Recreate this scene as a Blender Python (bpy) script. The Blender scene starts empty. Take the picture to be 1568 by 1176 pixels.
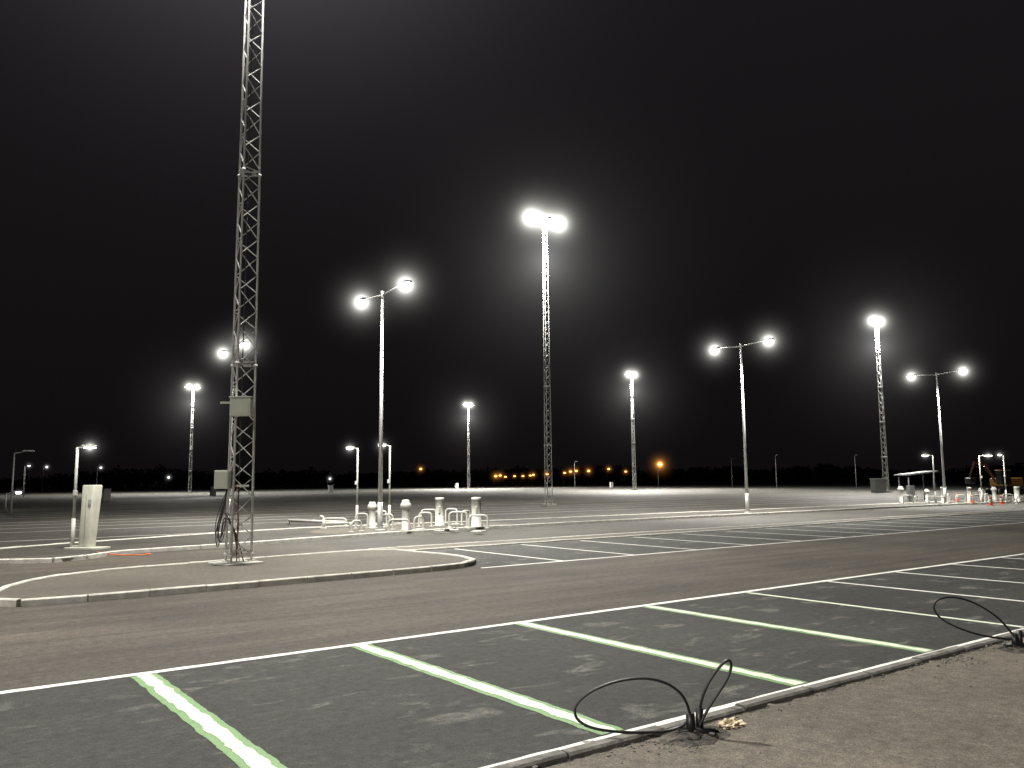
import bpy, bmesh, math, random
from mathutils import Vector, Matrix, noise
random.seed(7)
scene=bpy.context.scene
scene.view_settings.view_transform='Standard'
scene.view_settings.look='None'
scene.view_settings.exposure=0
COL=scene.collection
AZ=math.atan2(1700,1260); UX,UY=math.sin(AZ),math.cos(AZ)
def C(X,F):   # metres right of / ahead of the viewpoint -> parking grid coordinates
    return (X*UX+F*UY, -X*UY+F*UX)

# ---------------------------------------------------------------- materials
def newmat(name):
    m=bpy.data.materials.new(name); m.use_nodes=True
    nt=m.node_tree; b=nt.nodes['Principled BSDF']
    return m,nt,b
def N(nt,t,**k):
    n=nt.nodes.new(t)
    for a,v in k.items(): setattr(n,a,v)
    return n
def noise_n(nt,vec,scale,detail=4,rough=.6,dist=0):
    n=N(nt,'ShaderNodeTexNoise'); n.inputs['Scale'].default_value=scale
    n.inputs['Detail'].default_value=detail; n.inputs['Roughness'].default_value=rough
    n.inputs['Distortion'].default_value=dist
    nt.links.new(vec,n.inputs['Vector']); return n.outputs['Fac']
def ramp(nt,fac,stops):
    r=N(nt,'ShaderNodeValToRGB'); e=r.color_ramp.elements
    while len(e)<len(stops): e.new(.5)
    for i,(p,c) in enumerate(stops):
        e[i].position=p; e[i].color=(c if len(c)==4 else (*c,1)) if not isinstance(c,(int,float)) else (c,c,c,1)
    nt.links.new(fac,r.inputs['Fac']); return r.outputs['Color']
def mix(nt,a,b,fac,mode='MIX'):
    m=N(nt,'ShaderNodeMix'); m.data_type='RGBA'; m.blend_type=mode
    for s,v in ((m.inputs[6],a),(m.inputs[7],b),(m.inputs[0],fac)):
        if isinstance(v,(int,float)): s.default_value=v
        elif isinstance(v,tuple): s.default_value=(*v,1)
        else: nt.links.new(v,s)
    return m.outputs[2]
def N_mul(nt,a,v):
    n=N(nt,'ShaderNodeMath',operation='MULTIPLY'); nt.links.new(a,n.inputs[0]); n.inputs[1].default_value=v
    return n.outputs[0]
def asphalt(name,base,dust=.35,blot=(.1,.095,.085),streak=0.3,rough=.78,spk=1.0,blotscale=1.1,bl0=.62,stretch=(1,1,1),mott=.5):
    m,nt,b=newmat(name)
    tc=N(nt,'ShaderNodeTexCoord'); o=tc.outputs['Object']
    mp=N(nt,'ShaderNodeMapping'); mp.inputs['Scale'].default_value=(.06,1.0,1); nt.links.new(o,mp.inputs['Vector'])
    mb=N(nt,'ShaderNodeMapping'); mb.inputs['Scale'].default_value=stretch; nt.links.new(o,mb.inputs['Vector'])
    big=noise_n(nt,o,.22,5,.6); med=noise_n(nt,mb.outputs[0],blotscale,6,.6,.6); fine=noise_n(nt,o,60,3,.7); grit=noise_n(nt,o,150,2,.6)
    mo=noise_n(nt,o,9,6,.72,.2)
    st=noise_n(nt,mp.outputs[0],1.9,8,.68,.3)
    dark=tuple(c*.66 for c in base); lite=tuple(c*1.36 for c in base)
    c=ramp(nt,big,[(.3,dark),(.7,lite)])
    c=mix(nt,c,blot,N_mul(nt,ramp(nt,med,[(bl0-.04,0.),(bl0+.14,1.)]),dust))
    sv=ramp(nt,st,[(.33,.6),(.67,1.4)])
    c=mix(nt,c,sv,streak,'MULTIPLY')
    c=mix(nt,c,ramp(nt,mo,[(.3,1-mott),(.7,1+mott)]),1.,'MULTIPLY')
    gv=ramp(nt,fine,[(.3,1-.5*spk),(.7,1+.55*spk)])
    c=mix(nt,c,gv,1.,'MULTIPLY')
    g2=ramp(nt,grit,[(.5,1.),(.72,1+1.5*spk)])
    c=mix(nt,c,g2,1.,'MULTIPLY')
    nt.links.new(c,b.inputs['Base Color'])
    b.inputs['Roughness'].default_value=rough
    b.inputs['Specular IOR Level'].default_value=.4
    bp=N(nt,'ShaderNodeBump'); bp.inputs['Strength'].default_value=.7; bp.inputs['Distance'].default_value=.012
    nt.links.new(fine,bp.inputs['Height'])
    nt.links.new(bp.outputs[0],b.inputs['Normal'])
    return m
def paint(name,col,under,wear=.5,scale=9,rough=.6,soft=.13):
    m,nt,b=newmat(name)
    tc=N(nt,'ShaderNodeTexCoord'); o=tc.outputs['Object']
    w=noise_n(nt,o,scale,8,.75); f=noise_n(nt,o,90,3,.7)
    c=ramp(nt,w,[(wear-soft,under),(wear+.0,col)])
    c=mix(nt,c,ramp(nt,f,[(.3,.75),(.65,1.05)]),1.,'MULTIPLY')
    nt.links.new(c,b.inputs['Base Color']); b.inputs['Roughness'].default_value=rough
    return m
def simple(name,col,rough=.5,metal=0.,var=.2,scale=6,bump=0.0):
    m,nt,b=newmat(name)
    tc=N(nt,'ShaderNodeTexCoord'); f=noise_n(nt,tc.outputs['Object'],scale,6,.65)
    c=ramp(nt,f,[(.3,tuple(x*(1-var) for x in col)),(.7,tuple(min(1,x*(1+var)) for x in col))])
    nt.links.new(c,b.inputs['Base Color'])
    b.inputs['Roughness'].default_value=rough; b.inputs['Metallic'].default_value=metal
    if bump:
        bp=N(nt,'ShaderNodeBump'); bp.inputs['Strength'].default_value=bump; bp.inputs['Distance'].default_value=.02
        f2=noise_n(nt,tc.outputs['Object'],scale*8,4,.7); nt.links.new(f2,bp.inputs['Height']); nt.links.new(bp.outputs[0],b.inputs['Normal'])
    return m
def emis(name,col,s):
    m,nt,b=newmat(name)
    b.inputs['Base Color'].default_value=(*col,1)
    b.inputs['Emission Color'].default_value=(*col,1); b.inputs['Emission Strength'].default_value=s
    return m
def mist(name,col,R,rb,broad=0.0,step=.35):  # lamp glow painted as self-emission; nothing here scatters the lamp light
    """emission-only volume that paints the halo around a lamp; R radius of the ball, rb radius of the dense glow"""
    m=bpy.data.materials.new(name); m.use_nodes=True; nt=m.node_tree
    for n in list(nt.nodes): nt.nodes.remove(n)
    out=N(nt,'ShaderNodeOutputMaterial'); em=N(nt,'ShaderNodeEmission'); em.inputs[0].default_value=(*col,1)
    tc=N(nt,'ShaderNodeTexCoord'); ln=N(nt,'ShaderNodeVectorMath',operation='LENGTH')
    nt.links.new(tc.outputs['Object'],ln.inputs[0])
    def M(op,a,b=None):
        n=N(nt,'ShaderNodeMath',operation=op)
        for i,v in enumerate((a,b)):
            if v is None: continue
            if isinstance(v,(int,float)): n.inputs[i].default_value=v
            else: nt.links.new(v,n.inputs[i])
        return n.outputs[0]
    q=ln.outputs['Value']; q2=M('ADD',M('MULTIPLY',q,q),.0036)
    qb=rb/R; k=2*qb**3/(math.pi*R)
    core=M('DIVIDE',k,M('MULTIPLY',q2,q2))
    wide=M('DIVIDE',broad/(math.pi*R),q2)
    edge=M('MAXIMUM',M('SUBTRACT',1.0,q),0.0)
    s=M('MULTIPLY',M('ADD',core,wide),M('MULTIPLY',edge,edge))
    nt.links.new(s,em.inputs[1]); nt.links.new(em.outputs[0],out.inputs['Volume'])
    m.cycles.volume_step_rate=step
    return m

M_lot =asphalt('asphalt_lot',(.032,.0295,.0255),.35,streak=.85,mott=.35)
M_road=asphalt('asphalt_road',(.040,.034,.027),.35,blot=(.075,.067,.056),streak=.95,spk=1.,blotscale=.8,bl0=.55,stretch=(.35,1.2,1),mott=.45)
M_stall=asphalt('asphalt_stall',(.0185,.0195,.0175),.85,blot=(.12,.117,.102),streak=.55,spk=1.1,blotscale=1.7,bl0=.61,stretch=(.7,1.4,1),mott=.6)
M_pave=asphalt('asphalt_pavement',(.082,.071,.057),.3,blot=(.12,.107,.088),streak=.0,spk=1.,mott=.4)
M_islp=asphalt('island_paving',(.068,.061,.050),.3,blot=(.11,.1,.086),streak=.2,spk=.8,mott=.4)
M_grass=asphalt('dark_field',(.012,.013,.009),.2,blot=(.02,.02,.014),streak=0,rough=1)
M_soil=asphalt('loose_soil',(.02,.017,.014),.6,blot=(.07,.06,.05),streak=0,spk=1.5,blotscale=9,bl0=.5)
M_white=paint('white_paint',(.76,.76,.71),(.12,.12,.11),.40)
M_green=paint('green_paint',(.16,.30,.12),(.05,.1,.04),.44,9)
M_wgreen=paint('white_green_paint',(.68,.74,.6),(.22,.38,.18),.45,12)
M_farw=paint('worn_lane_paint',(.5,.49,.45),(.12,.12,.105),.46,.8)
M_kerb=simple('kerb_concrete',(.45,.44,.4),.85,0,.3,5,.5)
M_kerbd=simple('kerb_concrete_dirty',(.15,.143,.13),.9,0,.5,6,.7)
M_galv=simple('galvanised_steel',(.5,.5,.49),.5,.0,.15,8)
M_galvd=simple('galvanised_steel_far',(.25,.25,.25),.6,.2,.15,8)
M_pole=simple('light_pole_steel',(.5,.5,.49),.45,.2,.08,4)
M_wenam=simple('white_enamel',(.40,.40,.365),.45,0,.14,7)
M_kiosk=simple('cream_enamel',(.42,.42,.355),.45,0,.14,3)
M_box=simple('grey_green_enamel',(.4,.42,.36),.5,0,.08,5)
M_black=simple('black_rubber',(.012,.012,.013),.42,0,.3,30)
M_dark=simple('dark_plastic',(.02,.02,.022),.5,0,.2,10)
M_orange=simple('orange_plastic',(.6,.12,.03),.5,0,.1,8)
M_exor=simple('machine_orange',(.2,.05,.015),.6,0,.2,4)
M_yel=simple('machine_yellow',(.35,.18,.02),.5,0,.2,5)
M_glass=simple('dark_glass',(.03,.035,.04),.1,0,.1,2)
M_paper=simple('paper',(.6,.5,.36),.8,0,.15,12)
M_bark=simple('tree_bark',(.03,.025,.02),.95,0,.3,5)
M_leaf=simple('tree_leaves',(.03,.035,.02),.95,0,.5,.6)
E_lamp=emis('lamp_glow_lens',(1,.99,.93),60)
E_small=emis('small_lamp_lens',(1,.98,.9),12)
E_orange=emis('sodium_lens',(1,.42,.1),14)
V_lamp=mist('halo_street',(1,.99,.92),2.6,.36,.035)
V_mast=mist('halo_flood',(1,.99,.9),5,.78,.05)
V_mfar=mist('halo_flood_far',(1,.99,.9),5,.80,.05)
V_big =mist('halo_wide',(1,.98,.95),22,.3,.017,.7)  # broad glow around mast heads, painted as emission
V_near =mist('glare_near',(.97,.92,1),17,.3,.105,.7)  # painted emission glow standing in for lens flare at the out-of-view mast head
V_small=mist('halo_small',(1,.98,.92),1.2,.13,.01)
V_or=mist('halo_sodium',(1,.38,.08),6,.9,.08)

# ---------------------------------------------------------------- mesh helpers
def obj(name,bm,mats,parent=None,loc=None,smooth=False):
    me=bpy.data.meshes.new(name); bm.to_mesh(me); bm.free()
    for m in (mats if isinstance(mats,(list,tuple)) else [mats]): me.materials.append(m)
    if smooth:
        for p in me.polygons: p.use_smooth=True
    o=bpy.data.objects.new(name,me); COL.objects.link(o)
    if parent: o.parent=parent
    if loc: o.location=loc
    return o
def empty(name,loc,rot=0):
    e=bpy.data.objects.new(name,None); COL.objects.link(e); e.location=loc; e.rotation_euler=(0,0,rot); e.empty_display_size=.3; return e
def tube(bm,p,q,r,r2=None,n=8,mi=0,caps=True):
    p=Vector(p);q=Vector(q); d=q-p
    if d.length<1e-6: return
    if r2 is None:r2=r
    rot=d.to_track_quat('Z','Y').to_matrix()
    A=[];B=[]
    for i in range(n):
        t=2*math.pi*i/n; v=Vector((math.cos(t),math.sin(t),0))
        A.append(bm.verts.new(p+rot@(v*r))); B.append(bm.verts.new(q+rot@(v*r2)))
    fs=[]
    for i in range(n):
        j=(i+1)%n; fs.append(bm.faces.new((A[i],A[j],B[j],B[i])))
    for f in fs: f.smooth=n>6
    if caps:
        fs.append(bm.faces.new(A[::-1])); fs.append(bm.faces.new(B))
    for f in fs: f.material_index=mi
def box(bm,c,s,mi=0,bev=0,rz=0,top=1.0):
    x,y,z=s[0]/2,s[1]/2,s[2]/2; R=Matrix.Rotation(rz,3,'Z'); c=Vector(c)
    V=[bm.verts.new(c+R@Vector((sx*x*(top if sz>0 else 1),sy*y*(top if sz>0 else 1),sz*z))) for sz in(-1,1) for sx,sy in((-1,-1),(1,-1),(1,1),(-1,1))]
    F=[(3,2,1,0),(4,5,6,7),(0,1,5,4),(1,2,6,5),(2,3,7,6),(3,0,4,7)]
    fs=[bm.faces.new([V[i] for i in f]) for f in F]
    for f in fs: f.material_index=mi
    if bev:
        es=list({e for f in fs for e in f.edges})
        r=bmesh.ops.bevel(bm,geom=es,offset=bev,segments=2,affect='EDGES',profile=.5)
        for f in r['faces']: f.material_index=mi
def lathe(bm,prof,c=(0,0,0),n=20,mi=0):
    rings=[]
    for r,z in prof:
        rings.append([bm.verts.new((c[0]+r*math.cos(2*math.pi*i/n),c[1]+r*math.sin(2*math.pi*i/n),c[2]+z)) for i in range(n)])
    for a,b in zip(rings,rings[1:]):
        for i in range(n):
            f=bm.faces.new((a[i],a[(i+1)%n],b[(i+1)%n],b[i])); f.smooth=True; f.material_index=mi
    bm.faces.new(rings[-1]).material_index=mi
    bm.faces.new(rings[0][::-1]).material_index=mi
def sheet(bm,pts,z,mi=0):
    f=bm.faces.new([bm.verts.new((x,y,z)) for x,y in pts]); f.material_index=mi
    f.normal_update()
    if f.normal.z<0: f.normal_flip()
def rect(bm,x0,y0,x1,y1,z,mi=0): sheet(bm,[(x0,y0),(x1,y0),(x1,y1),(x0,y1)],z,mi)
def curve(name,pts,r,mat,parent=None,cyc=False):
    cu=bpy.data.curves.new(name,'CURVE'); cu.dimensions='3D'; cu.bevel_depth=r; cu.bevel_resolution=3; cu.resolution_u=10
    s=cu.splines.new('NURBS'); s.points.add(len(pts)-1)
    for i,p in enumerate(pts): s.points[i].co=(*p,1)
    s.use_endpoint_u=True; s.order_u=4; s.use_cyclic_u=cyc
    cu.materials.append(mat)
    o=bpy.data.objects.new(name,cu); COL.objects.link(o)
    if parent: o.parent=parent
    return o
def smooth_poly(P,it=2,closed=True):
    for _ in range(it):
        Q=[]
        n=len(P)
        for i in range(n if closed else n-1):
            a=Vector(P[i]);b=Vector(P[(i+1)%n]); Q+= [tuple(a*.75+b*.25),tuple(a*.25+b*.75)]
        if not closed: Q=[P[0]]+Q+[P[-1]]
        P=Q
    return P
def resample(P,closed,step):
    pts=[Vector(p) for p in P]+([Vector(P[0])] if closed else [])
    out=[pts[0]]; acc=0
    for a,b in zip(pts,pts[1:]):
        L=(b-a).length; t=step-acc
        while t<=L:
            out.append(a+(b-a)*(t/L)); t+=step
        acc=L-(t-step)
    if (out[-1]-pts[-1]).length>.05: out.append(pts[-1])
    return out
def kerb(name,P,w=.13,h=.12,closed=False,mat=None,step=1.0,z0=-.02,jit=.006):
    pts=resample(P,closed,step); bm=bmesh.new()
    for a,b in zip(pts,pts[1:]):
        d=(b-a); L=d.length
        if L<.06: continue
        d/=L; nrm=Vector((-d.y,d.x)); a2=a+d*.009; b2=b-d*.009; hj=h+random.uniform(-jit,jit); o=random.uniform(-jit,jit)
        c=.018
        prof=[(-w/2,z0),(-w/2,hj-c),(-w/2+c,hj),(w/2-c,hj),(w/2,hj-c),(w/2,z0)]
        A=[bm.verts.new((*(a2+nrm*(x+o)),z)) for x,z in prof]; B=[bm.verts.new((*(b2+nrm*(x+o)),z)) for x,z in prof]
        for i in range(5): bm.faces.new((A[i],A[i+1],B[i+1],B[i]))
        bm.faces.new(A[::-1]); bm.faces.new(B)
    bmesh.ops.recalc_face_normals(bm,faces=bm.faces)
    return obj(name,bm,mat or M_kerb)

# ---------------------------------------------------------------- ground
bm=bmesh.new(); rect(bm,-900,-900,1400,1400,-.03); obj('ground',bm,M_grass)
bm=bmesh.new()
sheet(bm,[(-45,-60),(130,-60),(136,77),(189,182),(217,285),(107,200),(30,121),(-10,112),(-60,60)],0)
obj('asphalt_lot',bm,M_lot)
bm=bmesh.new(); rect(bm,-40,9.65,120,16.0,.004); rect(bm,-40,16.0,11.0,26.0,.004); obj('road',bm,M_road)
bm=bmesh.new(); rect(bm,-40,4.9,120,9.6,.004); rect(bm,11.5,16.1,110,21.35,.004); obj('parking_bays',bm,M_stall)
# markings
def ragged_strip(bm,a,hw,y0,y1,z,mi,amp):
    n=120; L=[];R=[]
    for i in range(n+1):
        y=y0+(y1-y0)*i/n
        L.append(bm.verts.new((a-hw+amp*noise.noise(Vector((a,y*5,1)))+amp*.6*noise.noise(Vector((a,y*19,1))),y,z)))
        R.append(bm.verts.new((a+hw+amp*noise.noise(Vector((a,y*5,7)))+amp*.6*noise.noise(Vector((a,y*19,7))),y,z)))
    for i in range(n):
        f=bm.faces.new((L[i],R[i],R[i+1],L[i+1])); f.material_index=mi
def ragged_row(bm,b,hw,x0,x1,z,mi,amp):
    n=int((x1-x0)/.08); L=[];R=[]
    for i in range(n+1):
        x=x0+(x1-x0)*i/n
        L.append(bm.verts.new((x,b+hw+amp*noise.noise(Vector((x*4,b,1))),z)))
        R.append(bm.verts.new((x,b-hw+amp*noise.noise(Vector((x*4,b,7))),z)))
    for i in range(n):
        f=bm.faces.new((R[i],R[i+1],L[i+1],L[i])); f.material_index=mi
bm=bmesh.new()
ragged_row(bm,9.61,.06,-12,40,.008,0,.012); rect(bm,40.02,9.55,110,9.67,.008)
ragged_row(bm,4.955,.05,-12,40,.008,0,.014); rect(bm,40.02,4.91,110,5.0,.008)
rect(bm,11.0,16.05,110,16.15,.008)
for k in range(-3,42):
    a=2.2+2.5*k
    if a<10.5:
        ragged_strip(bm,a,.13,5.03,9.52,.008,1,.018)
        ragged_strip(bm,a,.068,5.03,9.52,.012,2,.032)
    else:
        rect(bm,a-.05,5.03,a+.05,9.52,.008,2 if a<13 else 0)
for k in range(0,38):
    a=13.5+2.5*k
    rect(bm,a-.045,16.16,a+.045,21.2,.008)
obj('parking_markings',bm,[M_white,M_green,M_wgreen])
bm=bmesh.new()
b=35.0; k=0
while b<200:
    x0=-45 if b<100 else (30 if b<121 else (107-30)*(b-121)/79+30); x1=min(130+max(0,b-77)*.5,185)
    if b>110: x0=max(x0,(b-121)*.97+34)
    w=.14+.001*b
    rect(bm,x0,b,x1,b+w,.006); b+=3.6 if k%4 else 6.5; k+=1
obj('lane_markings',bm,M_farw)
# near pavement with ragged edge
bm=bmesh.new()
x=-12.0; top=[]
while x<70:
    e=4.62+.07*noise.noise(Vector((x*1.3,0,0)))+.06*noise.noise(Vector((x*6,3,0)))+.03*noise.noise(Vector((x*22,3,0)))
    top.append((x,e)); x+=.03 if -1<x<14 else .5
for (xa,ya),(xb,yb) in zip(top,top[1:]):
    v=[bm.verts.new(p) for p in((xa,-8,.045),(xb,-8,.045),(xb,yb,.045),(xa,ya,.045))]
    bm.faces.new(v)
    v=[bm.verts.new(p) for p in((xa,ya,.045),(xb,yb,.045),(xb,yb+.03,.003),(xa,ya+.03,.003))]
    bm.faces.new(v)
obj('pavement',bm,M_pave)
bm=bmesh.new(); rect(bm,-12,4.3,70,4.9,.0045); obj('soil_strip',bm,M_soil)
kerb('kerb',[(-12,4.815),(70,4.815)],.12,.05,mat=M_kerbd,jit=.012)
bm=bmesh.new()
for i in range(1700):
    x=random.uniform(-1,16); y=random.gauss(4.64,.06)
    if i%9==0: y=random.uniform(3.6,4.7)
    s=random.uniform(.003,.012)*(1 if i%14 or y<4.5 else 2.2)
    if i%10==3: x,y=random.gauss(4.9,.18),random.gauss(4.5,.12)
    if i%10==4: x,y=random.gauss(9.3,.2),random.gauss(4.55,.12)
    z=.046 if y<4.6 else .012
    m=Matrix.Translation((x,y,z+s*.3))@Matrix.Rotation(random.random()*6,4,'Z')@Matrix.Diagonal((s*random.uniform(.7,1.5),s,s*.7,1))
    bmesh.ops.create_icosphere(bm,subdivisions=1,radius=1,matrix=m)
obj('gravel',bm,M_kerbd)
for cx,cy in (C(1.38,6.62),C(5.78,9.75)):
    bm=bmesh.new(); n=28; rings=[]
    for j in range(7):
        q=j/6; rings.append([bm.verts.new((cx+math.cos(t)*.33*q*(1+.35*noise.noise(Vector((math.cos(t)*2,math.sin(t)*2,cx)))),cy-.02+math.sin(t)*.2*q*(1+.35*noise.noise(Vector((math.cos(t)*2,math.sin(t)*2,cx+5)))),.047+.03*(1-q*q)*(1+.8*noise.noise(Vector((math.cos(t)*q*6,math.sin(t)*q*6,cx)))))) for t in [2*math.pi*i/n for i in range(n)]])
    for A,B in zip(rings,rings[1:]):
        for i in range(n):
            try: bm.faces.new((A[i],B[i],B[(i+1)%n],A[(i+1)%n]))
            except Exception: pass
    obj('soil_heap',bm,M_soil)

# front island
P=[(1.35,16.2),(2.4,15.98),(7.3,16.15),(10.9,16.35),(11.6,17.2),(11.8,18.7),(11.55,20.2),(11.4,21.6),(9.2,21.4),(6.7,21.0),(3.6,20.7),(2.3,19.6),(1.45,17.9)]
isl=smooth_poly(P,2)
def island(name,P,z,mat):
    bm=bmesh.new(); sheet(bm,P,z); return obj(name,bm,mat)
island('traffic_island',isl,.1,M_islp)
kerb('kerb',isl,.13,.125,closed=True)
bm=bmesh.new(); rect(bm,11.4,21.5,110,22.6,.035); obj('pavement',bm,M_islp)
kerb('kerb',[(11.4,21.45),(110,21.45)],.12,.05)
kerb('kerb',[(11.4,22.65),(110,22.65)],.12,.045)
Q=[(1.0,27.4),(1.9,25.6),(3.3,24.4),(4.3,25.2),(5.2,26.4),(9.1,26.9),(13.4,28.3),(20,29.3),(30,29.5),(110,29.5),(110,32.6),(20,33.4),(14,34.5),(6.0,31.5),(2.5,30.0)]
med=smooth_poly(Q,2)
island('median_strip',med,.09,M_lot)
kerb('kerb',med,.15,.12,closed=True)
bm=bmesh.new(); sheet(bm,smooth_poly([(13.2,28.9),(20.6,29.6),(22.6,30),(22.6,32.6),(15,33.6),(12.8,31)],1),.095); obj('concrete_pad',bm,M_islp)

# ---------------------------------------------------------------- lighting masts
def spot(name,loc,power,parent,size=.4,ang=165,blend=.6,col=(1,.965,.88)):
    l=bpy.data.lights.new(name,'SPOT'); l.energy=power; l.spot_size=math.radians(ang); l.spot_blend=blend
    l.shadow_soft_size=size; l.color=col
    o=bpy.data.objects.new(name,l); COL.objects.link(o); o.parent=parent; o.location=loc
    return o
def halo_ball(R,loc,mat,parent,name='lit_mist'):  # self-glowing ball that paints the halo, not lit by the lamp
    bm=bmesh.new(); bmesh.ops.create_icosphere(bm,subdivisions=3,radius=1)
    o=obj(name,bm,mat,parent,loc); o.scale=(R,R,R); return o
def mast(X,F,H=24.2,power=60000,detail=True,glow=True,rot=0,steel=None):
    e=empty('floodlight_mast',(*C(X,F),0),rot)
    steel=steel or M_galv
    bm=bmesh.new()
    w0,w1=.36,.2
    if not detail: w0,w1=.42,.26
    def leg(k,z):
        r=w0+(w1-w0)*z/H; t=math.radians(90+120*k+12); return Vector((r*math.cos(t),r*math.sin(t),z))
    rl=.03 if detail else .05; rb=.014 if detail else .03
    for k in range(3): tube(bm,leg(k,.1),leg(k,H),rl,rl*.8,n=8 if detail else 5)
    st=.46 if detail else .7
    n=int((H-.3)/st)
    for i in range(n):
        z=.3+i*st
        for k in range(3):
            k2=(k+1)%3
            if i%2==0: tube(bm,leg(k,z),leg(k2,z+st),rb,n=5,caps=False)
            else: tube(bm,leg(k2,z),leg(k,z+st),rb,n=5,caps=False)
    for z in (.3,4.9,9.8,14.7,19.6):
        for k in range(3):
            tube(bm,leg(k,z),leg((k+1)%3,z),rb*1.5,n=5); tube(bm,leg(k,z+.1),leg((k+1)%3,z+.1),rb*1.3,n=5)
            p=leg(k,z); lathe(bm,[(rl*1.6,z-.02),(rl*1.6,z+.04)],(p.x,p.y,0),8)
    obj('lattice_tower',bm,steel,e)
    bm=bmesh.new(); box(bm,(0,0,.06),(.95,.95,.16),0,.02); 
    for k in range(3):
        p=leg(k,.1); lathe(bm,[(.09,.14),(.09,.17)],(p.x,p.y,0),8)
    obj('base_plate',bm,M_kerb if detail else M_kerbd,e)
    bm=bmesh.new()
    tube(bm,(-1.55,0,H),(1.55,0,H),.06); tube(bm,(0,-.7,H),(0,.7,H),.05); tube(bm,(0,0,H-.2),(0,0,H+.5),.05)
    xs=[(-1.45,0),(-.8,0),(.8,0),(1.45,0),(0,-.7),(0,.7)]
    for x,y in xs:
        box(bm,(x,y,H-.12),(.5,.42,.14),0,.02); box(bm,(x,y,H-.2),(.42,.34,.03),1)
        box(bm,(x,y-.0,H-.01),(.06,.2,.1),0)
    obj('floodlight_head',bm,[M_dark,E_lamp],e)
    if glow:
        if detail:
            for i,x in enumerate((-1.5,-.55,.55,1.6)): halo_ball(5 if i in(0,3) else 4,(x,0,H-.1),V_mast,e,'lit_mist_%d'%i)
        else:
            for i,x in enumerate((-.85,.85)): halo_ball(5,(x,0,H-.1),V_mfar,e,'lit_mist_%d'%i)
    spot('floodlight_beam',(0,0,H-.5),power,e,1.0)
    return e
PW=68000
nm=mast(-6.66,20.1,power=PW*.92,glow=False,rot=.2)
mD=mast(2.9,68.2,power=PW*.8)
mE=mast(51.8,115,power=PW*2,detail=False)
mF=mast(25.2,172,power=PW*5,detail=False)
mG=mast(-12.7,237,power=PW*6,detail=False)
mH=mast(-73,187,power=PW*5,detail=False)
mB=mast(-26,-22,power=PW*1.4,detail=False,glow=False)
for m in (mD,mE,mF,mG,mH): halo_ball(22,(0,0,20.5),V_big,m,'lit_mist_wide')
halo_ball(17,(0,0,23.0),V_near,nm,'lit_mist_wide')
def cam_local(e,dx,dy,z):
    v=Vector((dx*UX+dy*UY,-dx*UY+dy*UX,0)); v.rotate(Matrix.Rotation(-e.rotation_euler.z,3,'Z')); return (v.x,v.y,z)
ra=-(math.pi/2-AZ)-nm.rotation_euler.z
bm=bmesh.new()
box(bm,cam_local(nm,.16,-.42,3.82),(.5,.22,.42),0,.012,rz=ra); box(bm,cam_local(nm,.16,-.535,3.82),(.42,.012,.34),0,.004,rz=ra)
box(bm,cam_local(nm,.16,-.42,4.06),(.54,.26,.03),0,.004,rz=ra)
box(bm,cam_local(nm,-.24,-.40,2.1),(.34,.22,.44),0,.012,rz=ra); box(bm,cam_local(nm,-.24,-.515,2.1),(.28,.012,.37),0,.004,rz=ra)
box(bm,cam_local(nm,.0,-.28,3.95),(.8,.04,.05),0,rz=ra); box(bm,cam_local(nm,.0,-.28,1.95),(.7,.04,.05),0,rz=ra)
obj('switch_boxes',bm,M_box,nm)
for i in range(7):
    x0=-.30+random.uniform(-.06,.06); ww=random.uniform(.05,.13); z1=random.uniform(1.2,1.5); z0=random.uniform(.35,.7)
    pts=[cam_local(nm,-.15,-.3,1.9),cam_local(nm,x0+.05,-.35,z1),cam_local(nm,x0-ww,-.38,(z0+z1)/2),cam_local(nm,x0,-.36,z0),cam_local(nm,x0+ww,-.33,(z0+z1)/2),cam_local(nm,x0+.08,-.3,z1+.1),cam_local(nm,.05,-.1,.8),cam_local(nm,.1+random.uniform(-.1,.1),0,.15)]
    curve('hanging_cable_%d'%i,pts,.009,M_dark,nm)
curve('orange_cable',[cam_local(nm,.05,-.3,2.0),cam_local(nm,.12,-.32,1.3),cam_local(nm,.2,-.33,.9),cam_local(nm,.05,-.3,.5),cam_local(nm,.1,-.2,.15)],.009,M_exor,nm)
curve('riser_cable',[cam_local(nm,.05,-.1,.2),cam_local(nm,.03,-.05,6),cam_local(nm,.02,0,14),cam_local(nm,0,0,23.5)],.014,M_dark,nm)

# ---------------------------------------------------------------- twin street lamps
def twin(a,b,power=9000,H=9.8):
    e=empty('street_lamp',(a,b,0))
    bm=bmesh.new()
    tube(bm,(0,0,0),(0,0,1.2),.11,.105,n=14); tube(bm,(0,0,1.2),(0,0,H+.1),.095,.05,n=14)
    lathe(bm,[(.2,.09),(.2,.12),(.12,.13)],(0,0,0),14)
    for s in(-1,1):
        tube(bm,(0,0,H-.05),(0,s*1.6,H+.08),.035,.03,n=8)
    lathe(bm,[(.07,H-.2),(.07,H+.12)],(0,0,0),12)
    box(bm,(0,-.105,.9),(.11,.02,.35),0,.004)
    obj('pole',bm,M_pole,e)
    for i,s in enumerate((-1,1)):
        bm=bmesh.new(); box(bm,(0,s*1.9,H+.1),(.3,.72,.1),0,.03); box(bm,(0,s*1.95,H+.035),(.22,.5,.04),1,.01)
        obj('luminaire_%d'%i,bm,[M_dark,E_lamp],e)
        halo_ball(2.6,(0,s*1.95,H),V_lamp,e,'lit_mist_%d'%i)
        spot('lamp_beam_%d'%i,(0,s*1.95,H-.1),power,e,.25,132,.8)
    return e
twin(15.7,30.2,5500); twin(39.3,30.4); twin(62.8,30.6); twin(15.2,47.8,5500)

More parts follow.
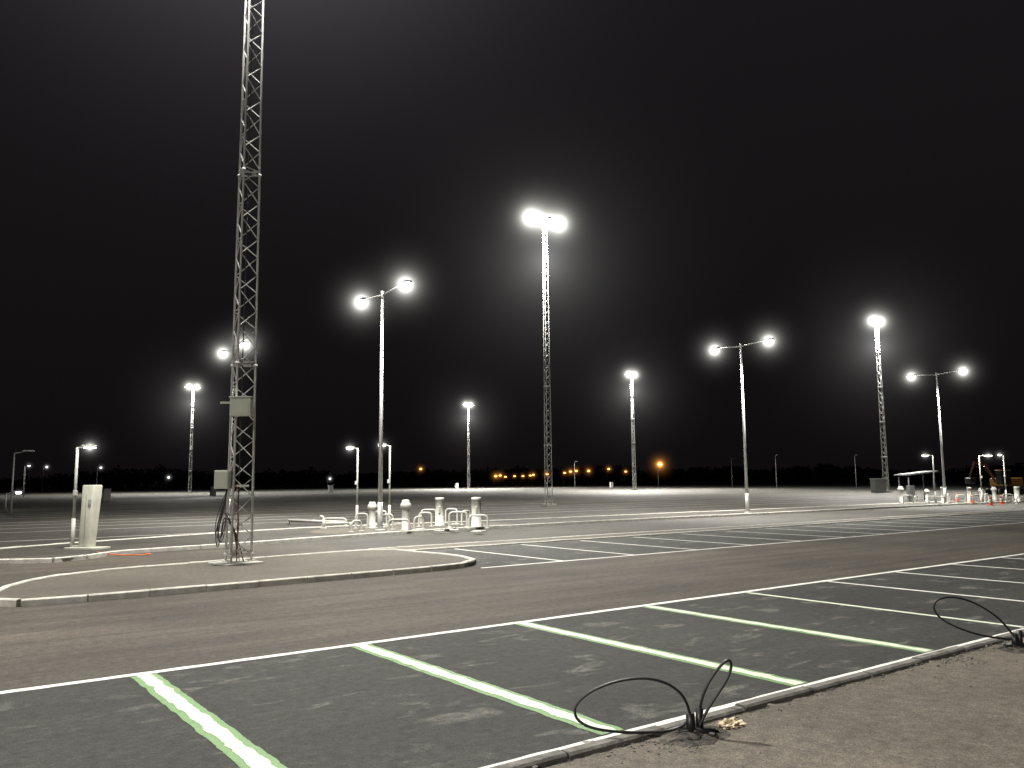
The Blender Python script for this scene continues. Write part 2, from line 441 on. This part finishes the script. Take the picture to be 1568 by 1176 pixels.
# ---------------------------------------------------------------- small camera/lamp posts
def small_post(X,F,H=3.4,arm=.4,lit=True,side=1):
    e=empty('lamp_post',(*C(X,F),0),-(math.pi/2-AZ))
    bm=bmesh.new()
    tube(bm,(0,0,0),(0,0,1.0),.06,n=12); tube(bm,(0,0,1.0),(0,0,H),.042,n=12); lathe(bm,[(.13,.09),(.13,.115),(.06,.12)],(0,0,0),12)
    tube(bm,(0,0,H-.03),(side*arm*.5,0,H+.01),.022,n=8)
    box(bm,(side*.04,-.07,H*.56),(.1,.1,.16),0,.01)
    box(bm,(side*arm*.85,0,H+.03),(arm*.95,.2,.07),0,.02)
    obj('post',bm,M_wenam,e)
    if lit:
        bm=bmesh.new(); box(bm,(side*arm*.9,0,H-.015),(arm*.75,.15,.02)); obj('lens',bm,E_small,e)
        halo_ball(1.0,(side*arm*.9,0,H),V_small,e)
    return e
small_post(-13.3,25.2,3.15,.42)
small_post(-7.0,37.3,3.55,.4,side=-1); small_post(-5.5,37.0,3.65,.4,side=-1)
small_post(30.5,60,3.6,.6,side=-1); small_post(35.0,62,3.6,.75); small_post(38,64,3.7,.3,side=-1)

def kiosk(X,F,H=2.0):
    e=empty('ticket_terminal',(*C(X,F),0),-(math.pi/2-AZ)-.25)
    bm=bmesh.new()
    n=26
    def ring(z,sx,sy,ox): 
        out=[]
        for i in range(n):
            t=2*math.pi*i/n; c,s=math.cos(t),math.sin(t)
            out.append(bm.verts.new((ox+sx*math.copysign(abs(c)**.45,c),sy*math.copysign(abs(s)**.45,s),z)))
        return out
    R=[ring(.1,.22,.16,-.07),ring(.4,.222,.16,-.06),ring(H-.03,.248,.19,.03),ring(H,.23,.17,.03)]
    for A,B in zip(R,R[1:]):
        for i in range(n):
            f=bm.faces.new((A[i],A[(i+1)%n],B[(i+1)%n],B[i])); f.smooth=True
    bm.faces.new(R[-1])
    obj('body',bm,M_kiosk,e)
    bm=bmesh.new(); box(bm,(-.05,0,.12),(1.15,.6,.06),0,.01); box(bm,(-.36,0,.17),(.2,.3,.06),0,.01); obj('plinth',bm,M_kiosk,e)
    bm=bmesh.new(); box(bm,(.0,-.182,1.0),(.008,.02,1.5),0); box(bm,(.12,-.187,1.5),(.1,.014,.16),0,.004); obj('panel_seam',bm,M_box,e)
kiosk(-12.75,25.1)
curve('orange_cable',[(*C(-11.9,23.9),.1),(*C(-11.2,23.5),.03),(*C(-10.6,23.6),.02),(*C(-10.2,23.9),.03),(*C(-10.6,24.1),.02)],.015,M_orange)

# ---------------------------------------------------------------- bollards, hoops, columns
def column(X,F,H,r,cap=False):
    bm=bmesh.new()
    if cap: prof=[(r*1.3,.09),(r*1.3,.13),(r,.135),(r,H*.72),(r*1.05,H*.73),(r*1.45,H*.76),(r*1.5,H*.84),(r*1.25,H*.9),(r*1.0,H*.92),(r*1.0,H*.98),(r*.8,H)]
    else: prof=[(r*1.35,.09),(r*1.35,.13),(r,.135),(r,H-.12),(r*1.04,H-.115),(r*1.04,H-.01),(r*.98,H)]
    lathe(bm,prof,(0,0,0),24)
    if not cap: box(bm,(-r*.6,-r*.85,H*.6),(.1,.06,.3),1,.01)
    return obj('vent_bollard' if cap else 'round_column',bm,[M_wenam,M_box],None,(*C(X,F),0))
def hoop(X,F,w,H,ang=0,r=.042):
    e=empty('protection_hoop',(*C(X,F),0),-(math.pi/2-AZ)+ang)
    cr=min(.15,w*.4)
    def arc(cx,cz,t0,t1): return [(cx+cr*math.cos(math.radians(t0+(t1-t0)*i/5)),0,cz+cr*math.sin(math.radians(t0+(t1-t0)*i/5))) for i in range(6)]
    pts=[(-w/2,0,.08)]+arc(-w/2+cr,H-cr,180,90)+arc(w/2-cr,H-cr,90,0)+[(w/2,0,.08)]
    bm=bmesh.new()
    for p,q in zip(pts,pts[1:]): tube(bm,p,q,r,n=10,caps=False)
    for s in(-1,1): lathe(bm,[(r*2.4,.09),(r*2.4,.115),(r,.12)],(s*w/2,0,0),12)
    obj('bent_pipe',bm,M_wenam,e)
def pxF(y,x): return 2556/(y-(737-(x-784)*.00873))
def at(x,y): F=pxF(y,x); return (F*(x-784)/1270,F)
for (x,y,H,r,cap) in [(672,808,1.32,.19,False),(728,810,1.34,.21,False),(620,815,1.3,.15,True),(569,811,1.18,.14,True)]:
    column(*at(x,y),H,r,cap)
for (x,y,w,H,an) in [(650,809,.55,.68,0),(640,814,.5,.6,.9),(700,810,.75,.72,.1),(712,806,.5,.7,.8),(731,812,.75,.62,0),(690,804,.6,.75,-.4),(592,814,.45,.7,.3),(610,817,.8,.55,0),(553,812,.5,.7,.2),(545,817,.5,.5,.9),(582,806,.6,.7,-.3),(655,803,.7,.7,0),(512,808,1.1,.42,-.2)]:
    hoop(*at(x,y),w,H,an)
e=empty('swan_neck_pipe',(*C(*at(495,812)),0),-(math.pi/2-AZ))
bm=bmesh.new()
for p,q in [((0,0,.08),(0,0,.5)),((0,0,.5),(-.06,0,.58)),((-.06,0,.58),(-.15,0,.6))]: tube(bm,p,q,.06,n=10)
tube(bm,(0,0,.3),(1.1,.2,.3),.04,n=10); tube(bm,(1.1,.2,.08),(1.1,.2,.34),.05,n=10); lathe(bm,[(.14,.09),(.14,.12),(.06,.125)],(0,0,0),12)
obj('pipe',bm,M_wenam,e)
bm=bmesh.new()
p=Vector(C(*at(442,803))); q=Vector(C(*at(528,806))); tube(bm,(*p,.2),(*q,.2),.07,n=10); tube(bm,(*p,.0),(*p,.22),.06,n=8); tube(bm,(*q,.0),(*q,.22),.06,n=8)
obj('low_guard_rail',bm,M_wenam)
bm=bmesh.new()
for i in range(14):
    x,y=at(random.uniform(540,740),random.uniform(803,818)); a,b=C(x,y); box(bm,(a,b,.115),(random.uniform(.2,.6),random.uniform(.2,.4),.04),0,.008,random.random())
obj('mounting_plates',bm,M_wenam)
for (x,y,H,r,cap) in [(1377,771,1.35,.16,True),(1443,772,1.3,.2,False),(1417,770,1.1,.14,True),(1482,771,1.25,.16,False),(1555,770,1.25,.2,False),(1520,768,1.2,.16,True),(1500,768,1.1,.15,True)]:
    column(*at(x,y),H,r,cap)
for (x,y,w,H,an) in [(1388,773,.7,.7,0),(1400,771,.7,.6,.8),(1425,772,.6,.6,0),(1436,774,.8,.6,.3),(1450,770,.6,.7,.9),(1468,771,.7,.65,0),(1490,773,.7,.7,.3),(1540,771,.8,.7,0),(1562,773,.8,.6,0),(1508,770,.7,.7,.7)]:
    hoop(*at(x,y),w,H,an)
def cone(X,F,H=.75):
    bm=bmesh.new(); box(bm,(0,0,.115),(.4,.4,.04),0,.01); lathe(bm,[(.15,.13),(.105,.32)],n=14); lathe(bm,[(.105,.321),(.075,.5)],n=14,mi=1); lathe(bm,[(.075,.501),(.03,H)],n=14)
    obj('traffic_cone',bm,[M_orange,M_wenam],None,(*C(X,F),0))
for x,y in[(1484,772),(1514,776),(1530,774),(1462,769)]: cone(*at(x,y))
e=empty('shelter_canopy',(*C(36,74),0),-(math.pi/2-AZ)+.15)
bm=bmesh.new()
for sx in(-1,1):
    for sy in(-1,1): tube(bm,(sx*1.2,sy*.7,0),(sx*1.2,sy*.7,2.25+.15*sx),.05,n=8)
v=[(-1.5,-1,2.2),(1.5,-1,2.5),(1.5,1,2.5),(-1.5,1,2.2)]
A=[bm.verts.new(p) for p in v]; B=[bm.verts.new((p[0],p[1],p[2]+.12)) for p in v]
bm.faces.new(A[::-1]); bm.faces.new(B)
for i in range(4): bm.faces.new((A[i],A[(i+1)%4],B[(i+1)%4],B[i]))
box(bm,(-.6,0,.7),(.5,.5,1.2),0,.03)
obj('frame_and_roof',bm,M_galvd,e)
e=empty('electrical_cabinet',(*C(48.9,111),0),-(math.pi/2-AZ)+.3)
bm=bmesh.new(); box(bm,(0,0,.95),(1.7,1.0,1.8),0,.03); box(bm,(0,0,1.9),(1.85,1.15,.1),0,.02); box(bm,(-.42,-.51,.95),(.78,.03,1.6),0,.01); box(bm,(.42,-.51,.95),(.78,.03,1.6),0,.01)
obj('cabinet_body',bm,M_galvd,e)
e=empty('excavator',(*C(54.5,92),0),-(math.pi/2-AZ)+.2)
bm=bmesh.new()
for s in(-1,1):
    box(bm,(0,s*.95,.4),(3.2,.45,.7),2,.2)
box(bm,(0,0,.85),(1.4,1.4,.3),2,.03); box(bm,(.4,.1,1.45),(2.6,2.0,.9),0,.12); box(bm,(-.55,-.55,1.95),(1.2,.85,1.5),1,.08)
box(bm,(-.55,-.55,2.73),(1.25,.9,.08),0,.02)
def beam(p,q,w,mi): 
    tube(bm,p,q,w,w*.75,n=4,mi=mi)
beam((-.8,.3,1.5),(-2.0,.3,3.4),.2,3); beam((-2.0,.3,3.4),(-3.4,.3,3.7),.18,3); beam((-3.4,.3,3.7),(-4.1,.3,2.0),.14,3)
tube(bm,(-1.1,.3,1.9),(-2.2,.3,3.2),.06,n=8,mi=2)
box(bm,(-4.0,.3,1.6),(.8,.9,.7),2,.15)
obj('machine',bm,[M_yel,M_glass,M_dark,M_exor],e)
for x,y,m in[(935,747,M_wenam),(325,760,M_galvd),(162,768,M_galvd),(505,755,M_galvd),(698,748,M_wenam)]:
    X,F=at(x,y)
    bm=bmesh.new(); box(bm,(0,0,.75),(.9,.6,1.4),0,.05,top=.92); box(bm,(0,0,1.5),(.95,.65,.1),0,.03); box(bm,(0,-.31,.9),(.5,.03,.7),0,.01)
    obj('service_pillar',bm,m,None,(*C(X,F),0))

# ---------------------------------------------------------------- distant lamps
def far_lamp(x,ylamp,F,mat,halo_mat,R,head=.5):
    X=F*(x-784)/1270; z=2+((737-(x-784)*.00873)-ylamp)*F/1278
    e=empty('distant_street_lamp',(*C(X,F),0),0)
    bm=bmesh.new(); tube(bm,(0,0,-.03),(0,0,z-.1),.09,.05,n=8); tube(bm,(0,0,z-.1),(.7,0,z+.05),.04,n=6); box(bm,(.9,0,z+.1),(.8,.3,.12),0,.03)
    obj('pole',bm,M_galvd,e)
    if mat:
        bm=bmesh.new(); box(bm,(.9,0,z-.05),(head,head*.7,.16),0,.03); obj('lens',bm,mat,e)
        halo_ball(R,(.9,0,z),halo_mat,e)
for x,y in[(755,729),(762,728),(770,730),(784,729),(797,729),(808,728),(813,727),(834,726),(870,722),(879,721),(898,721),(955,722),(929,718),(861,724),(640,718)]:
    far_lamp(x,y,random.uniform(330,380),E_orange,V_or,4.6*random.uniform(.55,.95),.9)
far_lamp(1007,711,260,E_orange,V_or,6.5,1.1)
for x,y,F in[(63,715,260),(146,716,240),(34,713,200),(252,731,300),(8,754,70),(17,692,62),(500,733,300)]:
    far_lamp(x,y,F,E_small if x!=17 else None,V_small,1.8*F/200 if F>100 else .8,.4)
for x,y,F in[(1188,697,200),(1120,702,230),(1310,697,180),(879,707,230),(35,712,150)]:
    far_lamp(x,y,F,None,None,1)

# ---------------------------------------------------------------- tree line
bm=bmesh.new(); random.seed(3)
for i in range(260):
    ang=math.radians(-42+84*i/260+random.uniform(-.2,.2)); F=random.uniform(390,430); X=F*math.tan(ang)
    a,b=C(X,F); n0=noise.noise(Vector((i*.045,1,0)))
    h=max(4,8+7*n0+random.uniform(-1.2,1.2)); wd=random.uniform(3.5,5.5)
    tube(bm,(a,b,-.03),(a,b,h*.6),.3,.12,n=5,mi=1)
    for j in range(3): tube(bm,(a,b,h*(.3+.1*j)),(a+random.uniform(-2.5,2.5),b+random.uniform(-2,2),h*(.6+.1*j)),.12,.04,n=4,mi=1)
    for j in range(150):
        u=Vector((random.gauss(0,1),random.gauss(0,1),random.gauss(0,1))); u.normalize(); rr=random.random()**.4
        p=Vector((a+u.x*wd*rr,b+u.y*wd*rr,h*.52+u.z*h*.45*rr+random.uniform(-.4,.4)))
        s=random.uniform(.5,1.1); d1=Vector((random.gauss(0,1),random.gauss(0,1),random.gauss(0,1))).normalized()*s; d2=d1.cross(Vector((random.gauss(0,1),random.gauss(0,1),random.gauss(0,1)))).normalized()*s*.7
        bm.faces.new([bm.verts.new(p+d1),bm.verts.new(p+d2),bm.verts.new(p-d1),bm.verts.new(p-d2)])
obj('distant_trees',bm,[M_leaf,M_bark])

# ---------------------------------------------------------------- foreground cables
def cable_stub(X,F,loops,name='cable_conduit'):
    e=empty(name,(*C(X,F),.04),-(math.pi/2-AZ))
    bm=bmesh.new()
    tube(bm,(-.02,0,-.02),(-.025,0,.17),.035,n=12); tube(bm,(.05,.03,-.02),(.055,.03,.2),.03,n=12)
    tube(bm,(-.12,.02,.03),(.16,-.04,.035),.03,n=8)
    for i in range(5):
        t=random.uniform(0,6); tube(bm,(.02,0,.035),(.02+.17*math.cos(t),.1*math.sin(t),.03),.014,n=6)
    obj('conduit_ends',bm,M_black,e)
    for i,l in enumerate(loops): curve('cable_loop_%d'%i,l,.0115,M_black,e)
L1=[(-.02,0,.1),(-.03,.0,.25),(-.13,.02,.38),(-.38,.06,.44),(-.72,.1,.36),(-.95,.1,.2),(-.88,.05,.06),(-.6,.03,.02),(-.3,.03,.015),(-.08,.02,.04),(-.02,0,.14)]
L2=[(.05,.03,.15),(.08,.03,.32),(.2,.05,.48),(.31,.05,.58),(.33,.04,.5),(.25,.02,.36),(.12,0,.22),(.05,0,.08)]
cable_stub(1.38,6.62,[L1,L2])
L4=[(0,0,.08),(-.1,0,.28),(-.35,.05,.5),(-.68,.1,.6),(-.9,.12,.52),(-.86,.1,.34),(-.6,.05,.2),(-.3,.02,.12),(-.02,0,.1)]
cable_stub(5.78,9.75,[L4])
bm=bmesh.new(); bmesh.ops.create_icosphere(bm,subdivisions=4,radius=1)
for v in bm.verts:
    d=1+.5*noise.noise(v.co*2.3)+.45*noise.noise(v.co*6); v.co=Vector((v.co.x*.12*d,v.co.y*.07*d,max(-.01,v.co.z*.04*d)))
obj('crumpled_paper',bm,M_paper,None,(*C(1.72,6.85),.05))

# ---------------------------------------------------------------- sky
w=bpy.data.worlds.new('World'); scene.world=w; w.use_nodes=True; nt=w.node_tree; bg=nt.nodes['Background']
tc=N(nt,'ShaderNodeTexCoord'); sp=N(nt,'ShaderNodeSeparateXYZ'); nt.links.new(tc.outputs['Generated'],sp.inputs[0])
c=ramp(nt,sp.outputs['Z'],[(0.0,(.0042,.0034,.0036)),(.12,(.0060,.0049,.0054)),(.5,(.0095,.0083,.0092)),(1,(.0105,.0098,.0108))])
nt.links.new(c,bg.inputs[0]); bg.inputs[1].default_value=1.0

# ---------------------------------------------------------------- camera
p=math.atan(149/1260); r=math.radians(.5)
f0=Vector((UY,UX,0)); r0=Vector((UX,-UY,0)); z=Vector((0,0,1))
fw=f0*math.cos(p)+z*math.sin(p); up0=-f0*math.sin(p)+z*math.cos(p)
Rt=math.cos(r)*r0-math.sin(r)*up0; Up=math.sin(r)*r0+math.cos(r)*up0
cd=bpy.data.cameras.new('camera'); cam=bpy.data.objects.new('camera',cd); COL.objects.link(cam)
M=Matrix.Identity(4)
for i in range(3): M[i][0]=Rt[i]; M[i][1]=Up[i]; M[i][2]=-fw[i]
M[2][3]=2.0
cam.matrix_world=M
cd.sensor_width=36; cd.lens=36*1260/1568; cd.clip_end=3000; cd.clip_start=.05
scene.camera=cam
